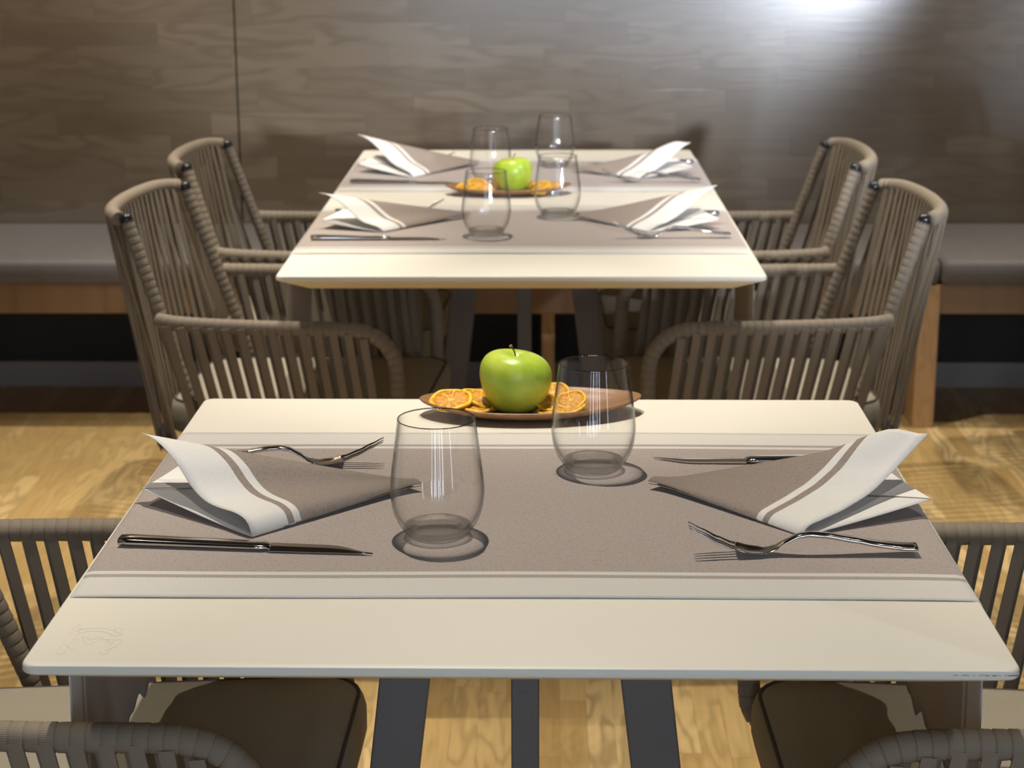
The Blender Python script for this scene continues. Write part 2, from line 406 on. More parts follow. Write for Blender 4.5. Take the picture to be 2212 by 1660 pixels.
def lathe(bm, prof, seg=48, mi=0, sx=1, sy=1):
    rings = []
    for r, z in prof:
        if r < 1e-6: rings.append([bm.verts.new((0, 0, z))])
        else: rings.append([bm.verts.new((r*math.cos(2*PI*k/seg)*sx, r*math.sin(2*PI*k/seg)*sy, z)) for k in range(seg)])
    for a, b in zip(rings, rings[1:]):
        for k in range(seg):
            k2 = (k+1) % seg
            if len(a) == 1 and len(b) == 1: continue
            if len(a) == 1: f = bm.faces.new((a[0], b[k2], b[k]))
            elif len(b) == 1: f = bm.faces.new((a[k], a[k2], b[0]))
            else: f = bm.faces.new((a[k], a[k2], b[k2], b[k]))
            f.material_index = mi
    return rings
def rounded_rect(hw, hd, r, n=6):
    pts = []
    for cx, cy, a0 in ((hw-r, hd-r, 0), (-hw+r, hd-r, 90), (-hw+r, -hd+r, 180), (hw-r, -hd+r, 270)):
        for i in range(n+1):
            a = math.radians(a0+90*i/n); pts.append((cx+r*math.cos(a), cy+r*math.sin(a)))
    return pts
def loft(bm, loops, cap0=True, cap1=True):
    rings = [[bm.verts.new(p) for p in lp] for lp in loops]; n = len(rings[0])
    for a, b in zip(rings, rings[1:]):
        for k in range(n): bm.faces.new((a[k], a[(k+1) % n], b[(k+1) % n], b[k]))
    if cap0: bm.faces.new(list(reversed(rings[0])))
    if cap1: bm.faces.new(rings[-1])
    return rings

# ------------------------------------------------------------------ the room
WY = 5.08
boxobj('floor', (-4, -3, -.05), (4, 5.12, 0), MAT['floor'], kind='structure')
# back wall: two oak-faced panels with a narrow joint between them, above the bench
boxobj('wall_back', (-4, WY+.012, 0), (4, WY+.09, 2.9), MAT['seam'], kind='structure')
SX = -.831
wl = boxobj('trim_1', (-4, WY, .30), (SX-.0025, WY+.012, 2.9), MAT['wall'], kind='structure')
wr = boxobj('trim_2', (SX+.0025, WY, .30), (4, WY+.012, 2.9), MAT['wall'], kind='structure')
boxobj('trim_3', (-4, WY-.004, .072), (4, WY+.012, .30), MAT['black'], kind='structure')  # shade on the wall under the bench, painted as a black strip
boxobj('baseboard_back', (-4, WY-.03, 0), (4, WY-.004, .072), MAT['base'], kind='structure')
boxobj('ceiling', (-4, -3, 2.9), (4, 5.2, 2.96), MAT['ceiling'], kind='structure')
# wall behind the camera with tall curtained windows (seen only as reflections in glass and steel)
STRIPS = [(-.85, -.68), (-.30, .02), (.30, .40), (.62, .84), (1.15, 1.45), (3.4, 3.8)]
bm = bmesh.new(); x = -4
for a, b in STRIPS+[(4, 4)]:
    if a > x: box(bm, (x, -2.62, 0), (a, -2.5, 2.9))
    if b > a: box(bm, (a, -2.62, 0), (b, -2.5, .05)); box(bm, (a, -2.62, 2.7), (b, -2.5, 2.9))
    x = b
obj('wall_rear', bm, MAT['rearwall'], smooth=False)['kind'] = 'structure'
for i, (a, b) in enumerate(STRIPS):
    wn = boxobj('window_%d' % (i+1), (a, -2.60, .05), (b, -2.58, 2.7), MAT['daylight'], kind='structure')
    bm = bmesh.new()
    for z in (.05, 1.02, 2.66): box(bm, (a, -2.575, z), (b, -2.54, z+.04))
    obj('window_frame', bm, MAT['rearwall'], wn, smooth=False)

# ------------------------------------------------------------------ bench along the wall
FY = 4.64
def cushion_bench(x0, x1, label):
    bm = bmesh.new(); n = 6; r = .018
    prof = [(FY-.01+.004, .386), (FY-.012, .40), (FY-.012, .432), (FY-.004, .444), (FY+.015, .449), (FY+.20, .457), (WY-.01, .468), (WY-.004, .46), (WY-.004, .388)]
    loops = []
    for x, s in ((x0, .006), (x0+.008, .001), (x0+.02, 0), (x1-.02, 0), (x1-.008, .001), (x1, .006)):
        loops.append([(x, y+(s if y < FY+.1 else -s), z+(s if z < .41 else -s)) for y, z in prof])
    rings = [[bm.verts.new(p) for p in lp] for lp in loops]; m = len(prof)
    for a, b in zip(rings, rings[1:]):
        for k in range(m): bm.faces.new((a[k], b[k], b[(k+1) % m], a[(k+1) % m]))
    bm.faces.new(rings[0]); bm.faces.new(list(reversed(rings[-1])))
    bmesh.ops.recalc_face_normals(bm, faces=bm.faces)
    return tag(obj('bench_cushion', bm, MAT['benchfab'], smooth=True), label, 'cushion', None)
def edgesplit(o):
    md = o.modifiers.new('es', 'EDGE_SPLIT'); md.split_angle = math.radians(50); return o
edgesplit(cushion_bench(-2.6, -.10, 'long grey bench cushion by the wall behind the left chairs'))
edgesplit(cushion_bench(-.095, 1.034, 'long grey bench cushion by the wall behind the right chairs, left of the cushion joint'))
edgesplit(cushion_bench(1.04, 2.6, 'grey bench cushion cut by the right picture edge, beyond the cushion joint'))
bench = tag(empty('wall_bench', (0, FY, 0)), 'low oak bench frame running along the foot of the wooden wall', 'bench')
def bpart(name, a, b, m, bevel=.002):
    a = (a[0], a[1]-FY, a[2]); b = (b[0], b[1]-FY, b[2]); return boxobj(name, a, b, m, bench, bevel)
bpart('front_rail', (-2.6, FY, .305), (2.6, FY+.03, .384), MAT['benchwood'])
bpart('seat_board', (-2.6, FY+.031, .36), (2.6, WY-.005, .384), MAT['benchwood'])
for x0, x1, y0 in ((.986, 1.040, FY-.004), (.0115, .046, FY+.10), (-1.9, -1.846, FY-.004)):
    bpart('support_panel', (x0, y0, 0), (x1, WY-.035, .304 if y0 > FY else .383), MAT['postwood'])

# ------------------------------------------------------------------ tables
def make_table(name, hw, hd, legw):
    t = empty(name)
    # top: rounded corners, 7 mm edge and an underside bevelled inward
    bm = bmesh.new()
    def lp(ins, r, z): return [(x, y, z) for x, y in rounded_rect(hw-ins, hd-ins, r)]
    loops = [lp(.048, .010, .720), lp(.0455, .010, .7205), lp(.003, .011, .7405), lp(.0008, .012, .7416), lp(0, .012, .7428), lp(0, .012, .7474), lp(.0007, .012, .7490), lp(.0025, .011, .75)]
    loft(bm, loops)
    for f in bm.faces:
        f.material_index = 0
        if f.calc_center_median().z < .7406: f.material_index = 1
    top = obj('tabletop', bm, [MAT['cream'], MAT['underside']], t, smooth=True)
    edgesplit(top).modifiers[-1].split_angle = math.radians(35)
    # pedestal: two leaning flat bars and an upright one between them
    boxobj('cross_bar', (-.20, -.03, .702), (.20, .03, .7195), MAT['steel_leg'], t, .002)
    for s in (-1, 1):
        bm = bmesh.new()
        vs = box(bm, (-legw/2, -.02, 0), (legw/2, .02, .701))
        for v in vs:
            v.co.x += s*(.108 if v.co.z > .3 else .192)
        bev(obj('leg', bm, MAT['steel_leg'], t, smooth=False), .0025)
    boxobj('leg', (-.0145, -.016, .0125), (.0145, .016, .701), MAT['steel_leg'], t, .002)
    boxobj('foot_bar', (-.215, -.03, 0), (.215, .03, .012), MAT['steel_leg'], t, .002)
    return t
T1 = make_table('dining_table', .4, .408, .052)
T1.location = (0, 1.7576, 0); T1.rotation_euler.z = -.0035
tag(T1, 'cream square-cornered table in the foreground with a single runner and an etched corner emblem', 'table')
T2 = make_table('dining_table', .4015, .784, .053)
T2.location = (-.0223, 3.710, 0); T2.rotation_euler.z = .0035
tag(T2, 'longer cream table behind the foreground one, set for four with two runners', 'table')
EMB = [[(-0.376,1.3738),(-0.3754,1.4282),(-0.3692,1.4278),(-0.3688,1.4158)],[(-0.376,1.3738),(-0.3695,1.3736),(-0.3697,1.3806)],[(-0.3696,1.3852),(-0.3696,1.3976),(-0.3656,1.3976)],
[(-0.3743,1.4092),(-0.3727,1.4201),(-0.3673,1.4254),(-0.3586,1.4279),(-0.3493,1.4275),(-0.3409,1.4232),(-0.3307,1.4134),(-0.3361,1.4105),(-0.3409,1.4152),(-0.3475,1.4198),(-0.3553,1.4217),(-0.3623,1.4202),(-0.3685,1.4154),(-0.3697,1.4036),(-0.3636,1.4029)],
[(-0.3391,1.4161),(-0.3395,1.4271),(-0.3334,1.4272),(-0.3337,1.4162)],[(-0.3632,1.4079),(-0.3588,1.4079),(-0.3547,1.4014),(-0.3506,1.408),(-0.3455,1.4081),(-0.3473,1.4048)],
[(-0.3632,1.4079),(-0.3552,1.3908),(-0.3502,1.3987)],[(-0.349,1.4029),(-0.3278,1.4029),(-0.328,1.3957),(-0.3325,1.3865),(-0.3372,1.3805)],
[(-0.3399,1.4123),(-0.3397,1.3974),(-0.3343,1.397),(-0.3388,1.3873)],[(-0.3404,1.38),(-0.3403,1.3737),(-0.3339,1.3733),(-0.3337,1.3855)],[(-0.3742,1.3934),(-0.3687,1.3852),(-0.3618,1.3807)],[(-0.3741,1.4335),(-0.3714,1.4345)]]
bm = bmesh.new()
for l in EMB:
    for a, b in zip(l, l[1:]):
        a = Vector((a[0], a[1]-1.7576, .75)); b = Vector((b[0], b[1]-1.7576, .75)); d = (b-a).normalized(); s = Vector((-d.y, d.x, 0))*.00022
        bm.faces.new([bm.verts.new(p+Vector((0, 0, .00012))) for p in (a-s, b-s, b+s, a+s)])
obj('etched_emblem', bm, MAT['etch'], T1, smooth=False)
bm = bmesh.new(); random.seed(5)
x = .345
while x < .395:
    wdt = random.uniform(.001, .006)
    box(bm, (x, -.4082, .7458+random.uniform(-.0002, .0002)), (x+wdt, -.4079, .7463)); x += wdt+random.uniform(.0003, .0035)
obj('scuff_mark', bm, MAT['scuff'], T1, smooth=False)

# ------------------------------------------------------------------ table runners
def runner(cx, y0, hw, label, hem, grp=None, seed=0):
    """cloth laid across the table in x, hanging down both sides; hem(side, v) = height of its lower edge"""
    random.seed(seed)
    bm = bmesh.new(); uvl = bm.loops.layers.uv.verify()
    NV = 60; th = .0006
    wob = [random.uniform(-1, 1) for _ in range(9)]
    def outer(v, e):
        cols = []
        y = v*RW
        for side in (-1, 1):
            hz = hem(side, y); pts = []
            zt = .7508+e
            # from hem upward
            nH = 10; zroll = .742
            for i in range(nH+1):
                t = i/nH; z = hz+(zroll-hz)*t
                bul = .003*math.sin(PI*t)*math.sin(y*14+seed+side)+.004*(1-t)
                pts.append((side*(hw+.0012+e+bul), z))
            for a in (30, 60): 
                r = .0085
                pts.append((side*(hw+.0012+e-r*(1-math.cos(math.radians(a)))), zroll+(zt-zroll)*math.sin(math.radians(a))))
            pts.append((side*(hw-.009), zt))
            cols.append(pts)
        L = cols[0]; R = list(reversed(cols[1])); mid = []
        for i in range(1, 24):
            x = -(hw-.009)+2*(hw-.009)*i/24
            mid.append((x, .7508+e+ .0004*(math.sin(x*17+y*9+seed)+1)*(.6)))
        row = L+mid+R
        out = []
        for (x, z) in row:
            yy = y0+y
            ex = max(0, abs(x)-.30)
            yo = (ex*.02*math.sin(seed*2+1+(1 if x > 0 else 0)) + .0012*math.sin(x*9+seed))
            out.append((cx+x, yy+yo, z))
        return out
    rows = [outer(j/NV, th) for j in range(NV+1)]; rows2 = [outer(j/NV, 0) for j in range(NV+1)]
    def build(rows, flip):
        V = [[bm.verts.new(p) for p in r] for r in rows]; n = len(V[0])
        us = [0]
        mid = rows[NV//2]
        for a, b in zip(mid, mid[1:]): us.append(us[-1]+(Vector(b)-Vector(a)).length)
        for j in range(NV):
            for i in range(n-1):
                vs = (V[j][i], V[j][i+1], V[j+1][i+1], V[j+1][i]); uv = ((us[i], j/NV*RW), (us[i+1], j/NV*RW), (us[i+1], (j+1)/NV*RW), (us[i], (j+1)/NV*RW))
                if flip: vs = vs[::-1]; uv = uv[::-1]
                f = bm.faces.new(vs)
                for l, c in zip(f.loops, uv): l[uvl].uv = c
        return V
    A = build(rows, False); B = build(rows2, True); n = len(A[0])
    for j in (0, NV):
        for i in range(n-1):
            f = bm.faces.new((A[j][i], B[j][i], B[j][i+1], A[j][i+1]) if j == 0 else (A[j][i], A[j][i+1], B[j][i+1], B[j][i]))
            for l in f.loops: l[uvl].uv = (0, 0.001)
    for i in (0, n-1):
        for j in range(NV):
            f = bm.faces.new((A[j][i], A[j+1][i], B[j+1][i], B[j][i]))
            for l in f.loops: l[uvl].uv = (0, j/NV*RW)
    bmesh.ops.recalc_face_normals(bm, faces=bm.faces)
    return tag(obj('table_runner', bm, MAT['runner']), label, 'table runner', grp)
def hem1(side, y):
    z = .53+.006*math.sin(y*60+side)+.004*math.sin(y*131+2*side)
    return z+(.664-z)*smst(.37, .425, y)
def hem2a(side, y):
    z = .55+.006*math.sin(y*50+side)
    return z+(.664-z)*smst(.29, .36, y)
def hem2b(side, y):
    z = .56+.005*math.sin(y*50+side)
    return z+(.664-z)*smst(.28, .35, y) if y < .35 else .664
runner(0, 1.4985, .4, 'taupe runner with white striped borders across the foreground table', hem1, None, 1)
runner(-.0223, 3.119, .4015, 'nearer of the two taupe runners on the longer table behind', hem2a, None, 2)
runner(-.0223, 3.826, .4015, 'farther of the two taupe runners, by the wall end of the longer table', hem2b, None, 3)
RZ = .7525    # top of the cloth

# ------------------------------------------------------------------ armchairs
def make_chair():
    t = empty('armchair')
    zc = .637; R = .0132
    capz = .815
    # seat frame (a D in plan)
    fr = [(.215, -.222, .40), (.0, -.226, .40), (-.13, -.222, .40), (-.195, -.18, .40), (-.225, -.09, .40), (-.232, 0, .40), (-.225, .09, .40), (-.195, .18, .40), (-.13, .222, .40), (0, .226, .40), (.215, .222, .40)]
    bm = bmesh.new(); sweep(bm, smooth_path(fr, .01), .011, 10)
    sweep(bm, [Vector((.21, -.222, .40)), Vector((.21, .222, .40))], .011, 10)
    obj('seat_frame', bm, MAT['tube'], t)
    # backrest rim between the two posts
    rim = [(-.257, -.192, capz-.004), (-.274, -.172, capz-.001), (-.287, -.13, capz+.002), (-.295, -.06, capz+.003), (-.297, 0, capz+.003), (-.295, .06, capz+.003), (-.287, .13, capz+.002), (-.274, .172, capz-.001), (-.257, .192, capz-.004)]
    bm = bmesh.new(); wrapped_tube(bm, rim, .0132); obj('back_frame', bm, MAT['web'], t)
    rp = smooth_path(rim, .004); rl = plen(rp)
    # webbing of the back: outer and inner run of every strap
    fp = smooth_path(fr[2:9], .004); fl = plen(fp)
    bm = bmesh.new(); n = 17
    for k in range(n):
        s = (k+.5)/n
        a, a2 = resample(rp, [rl*s, min(rl*s+.002, rl)]); b, = resample(fp, [fl*(.02+.96*s)])
        wd = (a2-a).normalized(); nin = Vector((0, 0, 1)).cross(wd)
        if nin.x > 0: nin = -nin
        ribbon(bm, a+nin*.0125+Vector((0, 0, -.002)), b+nin*.010+Vector((0, 0, -.012)), wd, .0135, .0022)
        if k < n-1:
            s2 = (k+.95)/n
            a, = resample(rp, [rl*s2]); b, = resample(fp, [fl*(.10+.80*s2)])
            ribbon(bm, a-nin*.0115+Vector((0, 0, -.003)), b-nin*.010+Vector((0, 0, .0)), wd, .0120, .0022)
    obj('back_webbing', bm, MAT['web'], t, smooth=False)
    for s in (-1, 1):
        # post with its black cap
        bm = bmesh.new()
        top = Vector((-.243, s*.190, .806)); bot = Vector((-.112, s*.222, .408))
        wrapped_tube(bm, [top, top.lerp(bot, .25), top.lerp(bot, .5), top.lerp(bot, .75), bot], .0118)
        post = obj('back_post', bm, MAT['web'], t)
        bm = bmesh.new(); d = (top-bot).normalized()
        sweep(bm, [top-d*.004, top+d*.006, top+d*.010, top+d*.0135, top+d*.0150], [.0118, .0116, .0102, .0065, .001], 14)
        obj('post_cap', bm, MAT['cap'], post)
        # armrest: from the post forward and down in a bow to the frame
        arm = [(-.187, s*.2265, .640), (-.150, s*.238, zc+.0005), (-.08, s*.246, zc-.001), (.04, s*.250, zc-.002), (.14, s*.250, zc-.002), (.180, s*.250, zc-.006), (.208, s*.250, zc-.020), (.226, s*.250, zc-.043), (.233, s*.249, zc-.072), (.235, s*.247, .50), (.232, s*.235, .43), (.216, s*.224, .412)]
        bm = bmesh.new(); wrapped_tube(bm, arm, R); obj('armrest', bm, MAT['web'], t)
        bm = bmesh.new(); n2 = 14
        for k in range(n2):
            u = k/(n2-1)
            x = -.165+.345*u; xb = -.112+.318*u
            za = zc-.002-(.005 if x > .15 else 0)-(.008 if x > .17 else 0); ya = .250-(.012 if x < -.14 else .004 if x < -.10 else 0)
            ribbon(bm, (x, s*(ya+.0125), za), (xb, s*.236, .390), (1, 0, 0), .0138, .0022)
            if k < n2-1:
                x2 = x+.0125; xb2 = xb+.011
                ribbon(bm, (x2, s*(ya-.0115), za-.001), (xb2, s*.214, .402), (1, 0, 0), .0125, .0022)
        obj('arm_webbing', bm, MAT['web'], t, smooth=False)
    # cushion
    bm = bmesh.new(); loops = []
    for z, ins in ((.412, .014), (.416, .004), (.432, 0), (.455, 0), (.470, .004), (.477, .014)):
        loops.append([(.030+x, y, z) for x, y in rounded_rect(.245-ins, .214-ins, .05-ins*.5, 6)])
    rings = loft(bm, loops, True, False)
    # domed top
    prev = rings[-1]
    for f_, z in ((.86, .4815), (.6, .4845), (.3, .486)):
        cur = [bm.verts.new((.030+(v.co.x-.030)*f_/1.0 if f_ == .86 else .030+(v.co.x-.030)*(f_/(.86 if f_ == .6 else .6)), v.co.y*(f_ if f_ == .86 else f_/(.86 if f_ == .6 else .6)), z)) for v in prev]
        for k in range(len(cur)): bm.faces.new((prev[k], prev[(k+1) % len(cur)], cur[(k+1) % len(cur)], cur[k]))
        prev = cur
    bm.faces.new(prev)
    def tap(co):
        co.y *= 1-.26*smst(-.02, -.22, co.x); co.x = .035+(co.x-.030)*.965
    for v in bm.verts: tap(v.co)
    cu = obj('seat_cushion', bm, MAT['cushion'], t)
    bm = bmesh.new(); pts = [Vector((.030+x, y, .4745)) for x, y in rounded_rect(.2365, .2055, .045, 6)]; pts.append(pts[0].copy())
    for p in pts: tap(p)
    sweep(bm, pts, .0022, 6, cap=False); obj('piping', bm, MAT['piping'], cu)
    # legs
    for sx, sy in ((1, 1), (1, -1), (-1, 1), (-1, -1)):
        a = Vector((.19 if sx > 0 else -.16, sy*.195, .388)); b = Vector((.245 if sx > 0 else -.315, sy*.225, .012))
        bm = bmesh.new()
        p = [a.lerp(b, i/6) for i in range(7)]
        sweep(bm, p, [.017, .018, .0175, .0165, .0155, .0145, .0135], 14)
        lg = obj('leg', bm, MAT['legwood'], t)
        bm = bmesh.new(); d = (b-a).normalized(); sweep(bm, [b+d*.0002, Vector((b.x, b.y, 0))], [.0134, .0125], 14); obj('foot_cap', bm, MAT['cap'], lg)
    return t
chair = make_chair()
GRP = None
spots = [(-.456, 1.733, -1.0, 'rope armchair at the left side of the foreground table, backrest out of view'),
 (.498, 1.728, 181.0, 'rope armchair at the right side of the foreground table, backrest out of view'),
 (-.447, 3.295, -4.5, 'rope armchair on the left of the longer table, nearer of the two'),
 (.418, 3.300, 183, 'rope armchair on the right of the longer table, nearer of the two'),
 (-.467, 3.935, -3, 'rope armchair on the left of the longer table, farther one by the wall bench'),
 (.410, 3.940, 181, 'rope armchair on the right of the longer table, farther one by the wall bench'),
 (1.600, 4.365, 0, 'chair beside the bench at far right, only its black foot tip showing')]
for i, (x, y, a, lab) in enumerate(spots):
    o = chair if i == 0 else copy_tree(chair)
    o.location = (x, y, 0); o.rotation_euler.z = math.radians(a); tag(o, lab, 'chair', None)
    o.scale = (1, 1.09, 1) if i < 2 else (1, 1, 1)
    if i == 1:
        for c in bpy.data.objects:
            if c.parent == o and c.name.startswith('seat_cushion'): c.location.x = -.030

# ------------------------------------------------------------------ drinking glasses
def make_glass():
    bm = bmesh.new()
    H = .1175
    out = [(.0265, .0006), (.0290, .0030), (.0335, .0085), (.0385, .0165), (.0425, .0270), (.0446, .0390), (.0450, .0480), (.0441, .0600), (.0424, .0740), (.0405, .0890), (.0387, .1030), (.0373, .1135), (.0371, .1165)]
    rim = [(.03695, .1172), (.0366, .1175), (.03615, .1172)]
    inn = [(.0359, .1163), (.0362, .1120), (.0378, .1020), (.0397, .0885), (.0416, .0740), (.0432, .0600), (.0440, .0485), (.0435, .0395), (.0413, .0285), (.0372, .0190), (.0318, .0122)]
    def dens(p, k=3):
        P = [Vector((a, b, 0)) for a, b in p]; r = []
        n = len(P)
        for i in range(n-1):
            p0, p1, p2, p3 = P[max(i-1, 0)], P[i], P[i+1], P[min(i+2, n-1)]
            for j in range(k):
                t = j/k; q = .5*((2*p1)+(-p0+p2)*t+(2*p0-5*p1+4*p2-p3)*t*t+(-p0+3*p1-3*p2+p3)*t**3); r.append((q.x, q.y))
        r.append(p[-1]); return r
    lathe(bm, dens(out)+rim+dens(inn), 72, 0)
    for f in bm.faces:
        if f.calc_center_median().z > .1163: f.material_index = 1
    g = obj('drinking_glass', bm, [MAT['glass'], MAT['glassrim']])
    bm = bmesh.new()
    lathe(bm, [(0, .0022), (.015, .0016), (.022, .0004), (.0255, .0001), (.0285, .0026), (.0330, .0082), (.0318, .0118), (.026, .0085), (.018, .0065), (.009, .0058), (0, .0056)], 72, 0)
    obj('glass_base', bm, MAT['glassbase'], g)
    return g
glass = make_glass()
gl = [(-.0825, 1.657, 'stemless glass on the foreground table, nearer and left of the two there'),
 (.0716, 1.871, 'stemless glass on the foreground table, beside the tray at right of the green apple'),
 (-.0870, 3.296, 'stemless glass on the longer table, nearest one, in front of the apple'),
 (.0440, 3.502, 'stemless glass on the longer table, in front of the right half of the tray'),
 (-.0975, 3.940, 'stemless glass on the longer table, behind the apple to its left'),
 (.0425, 4.190, 'stemless glass on the longer table, farthest one, nearest the wall')]
for i, (x, y, lab) in enumerate(gl):
    o = glass if i == 0 else copy_tree(glass)
    o.location = (x, y, RZ); tag(o, lab, 'glass')

# ------------------------------------------------------------------ cutlery
def make_fork():
    """tines towards -x, 0.212 m long"""
    bm = bmesh.new(); L = .212
    def prof(s):   # centre height along the length
        ks = [(0, .0275), (.06, .0205), (.13, .0125), (.20, .0062), (.27, .0026), (.33, .0020), (.38, .0045), (.43, .0105), (.48, .0150), (.53, .0162), (.60, .0152), (.72, .0110), (.85, .0062), (.94, .0042), (1, .0040)]
        for (a, za), (b, zb) in zip(ks, ks[1:]):
            if a <= s <= b:
                t = (s-a)/(b-a); t = t*t*(3-2*t)*.35+t*.65; return za+(zb-za)*t
        return ks[-1][1]
    def halfw(s):
        ks = [(.16, .0128), (.24, .0130), (.30, .0120), (.36, .0085), (.42, .0055), (.50, .0044), (.62, .0050), (.80, .0070), (.95, .0090), (1, .0090)]
        if s <= ks[0][0]: return ks[0][1]
        for (a, za), (b, zb) in zip(ks, ks[1:]):
            if a <= s <= b:
                t = (s-a)/(b-a); t = t*t*(3-2*t); return za+(zb-za)*t
        return ks[-1][1]
    def thick(s): return .0018+.0030*smst(.34, .55, s)
    def section(s, y0, y1, th):
        z = prof(s); x = -L/2+L*s; c = (y0+y1)/2; hw = (y1-y0)/2; pts = []
        for k in range(12):
            a = 2*PI*k/12; cx = math.copysign(abs(math.cos(a))**.6, math.cos(a)); cz = math.copysign(abs(math.sin(a))**.8, math.sin(a))
            yy = c+hw*cx; dish = .0022*(1-(yy/.0122)**2)*(1-smst(.30, .42, s))
            pts.append((x, yy, z+th/2*cz+th/2-dish+.0012))
        return pts
    def tube(ss, yf, thf):
        rings = [[bm.verts.new(p) for p in section(s, *yf(s), thf(s))] for s in ss]
        for a, b in zip(rings, rings[1:]):
            for k in range(12): bm.faces.new((a[k], a[(k+1) % 12], b[(k+1) % 12], b[k]))
        bm.faces.new(list(reversed(rings[0]))); bm.faces.new(rings[-1])
    tube([.205+.795*i/44 for i in range(45)], lambda s: (-halfw(s), halfw(s)), thick)
    for j in range(4):
        c = -.0100+.00667*j
        tube([.215*i/12 for i in range(13)], lambda s, c=c: (c*(.93+.07*s/.2)-(.0007+.0007*min(1, s/.08)), c*(.93+.07*s/.2)+(.0007+.0007*min(1, s/.08))), lambda s: .0010+.0008*min(1, s/.1))
    bmesh.ops.recalc_face_normals(bm, faces=bm.faces)
    return obj('fork', bm, MAT['steel'])
fork = make_fork()
fk = [(.2595, 1.6100, 0.4, 'steel fork at the right of the foreground table, lying in front of the right napkin'),
 (-.2600, 1.8840, 180.9, 'steel fork behind the left napkin on the foreground table, tines pointing right'),
 (.2490, 3.2690, 1.0, 'steel fork in front of the nearer right napkin on the longer table'),
 (.2500, 3.9450, 0, 'steel fork in front of the farther right napkin on the longer table'),
 (-.2830, 3.5300, 181, 'steel fork behind the nearer left napkin on the longer table, only a tine showing'),
 (-.2950, 4.2300, 181, 'steel fork behind the farther left napkin on the longer table, only its tip showing')]
for i, (x, y, a, lab) in enumerate(fk):
    o = fork if i == 0 else copy_tree(fork)
    o.location = (x, y, RZ-.0006); o.rotation_euler.z = math.radians(a); tag(o, lab, 'fork')
def make_knife():
    """handle at -x, blade tip at +x, 0.244 m"""
    root = empty('table_knife')
    bm = bmesh.new(); rings = []
    for i in range(15):
        t = i/14; x = -.122+.138*t
        hw = .0096-.0010*t; h = .0080-.0026*t
        if i == 0: hw *= .90; h *= .9
        rings.append([(x, hw*math.copysign(abs(math.cos(a))**.55, math.cos(a)), .0002+h/2+h/2*math.copysign(abs(math.sin(a))**.7, math.sin(a))) for a in [2*PI*k/16 for k in range(16)]])
    for i, (x, hw, h) in enumerate(((.020, .0074, .0046), (.024, .0074, .0030))):
        rings.append([(x, hw*math.cos(a), .0004+h/2+h/2*math.sin(a)) for a in [2*PI*k/16 for k in range(16)]])
    loft(bm, rings); bmesh.ops.recalc_face_normals(bm, faces=bm.faces); obj('handle', bm, MAT['steel'], root)
    bm = bmesh.new(); rings = []
    for i in range(21):
        t = i/20; x = .0225+.0995*t
        q = smst(.50, 1.0, t)**1.5; y1 = .0088*(1-q)-.0070*q; y0 = -.0098+.0016*t
        if t > .97: y1 = max(y1, y0+.0012)
        y1 = max(y1, y0+.0012)
        th = .0022*(1-.5*t)
        rings.append([(x, y0, .0006), (x, y1, .0006), (x, y1, .0006+th), (x, (y0+y1)/2, .0008+th), (x, y0, .0010)])
    loft(bm, rings); bmesh.ops.recalc_face_normals(bm, faces=bm.faces); b = obj('blade', bm, MAT['steel'], root, smooth=False)
    return root
knife = make_knife()
kn = [(-.2610, 1.6215, -5.0, 'steel table knife at the left of the foreground table, in front of the left napkin'),
 (.2600, 1.8990, 179.3, 'dark steel knife partly under the right napkin on the foreground table, tip pointing left'),
 (-.2800, 3.2510, .8, 'steel table knife in front of the nearer left napkin on the longer table'),
 (-.2800, 3.9330, -2.5, 'steel table knife in front of the farther left napkin on the longer table'),
 (.2350, 3.5100, 184, 'steel knife mostly covered by the nearer right napkin on the longer table, handle end showing'),
 (.2420, 4.2400, 184, 'steel knife mostly covered by the farther right napkin on the longer table, handle end showing')]
for i, (x, y, a, lab) in enumerate(kn):
    o = knife if i == 0 else copy_tree(knife)
    o.location = (x, y, RZ); o.rotation_euler.z = math.radians(a); tag(o, lab, 'knife')

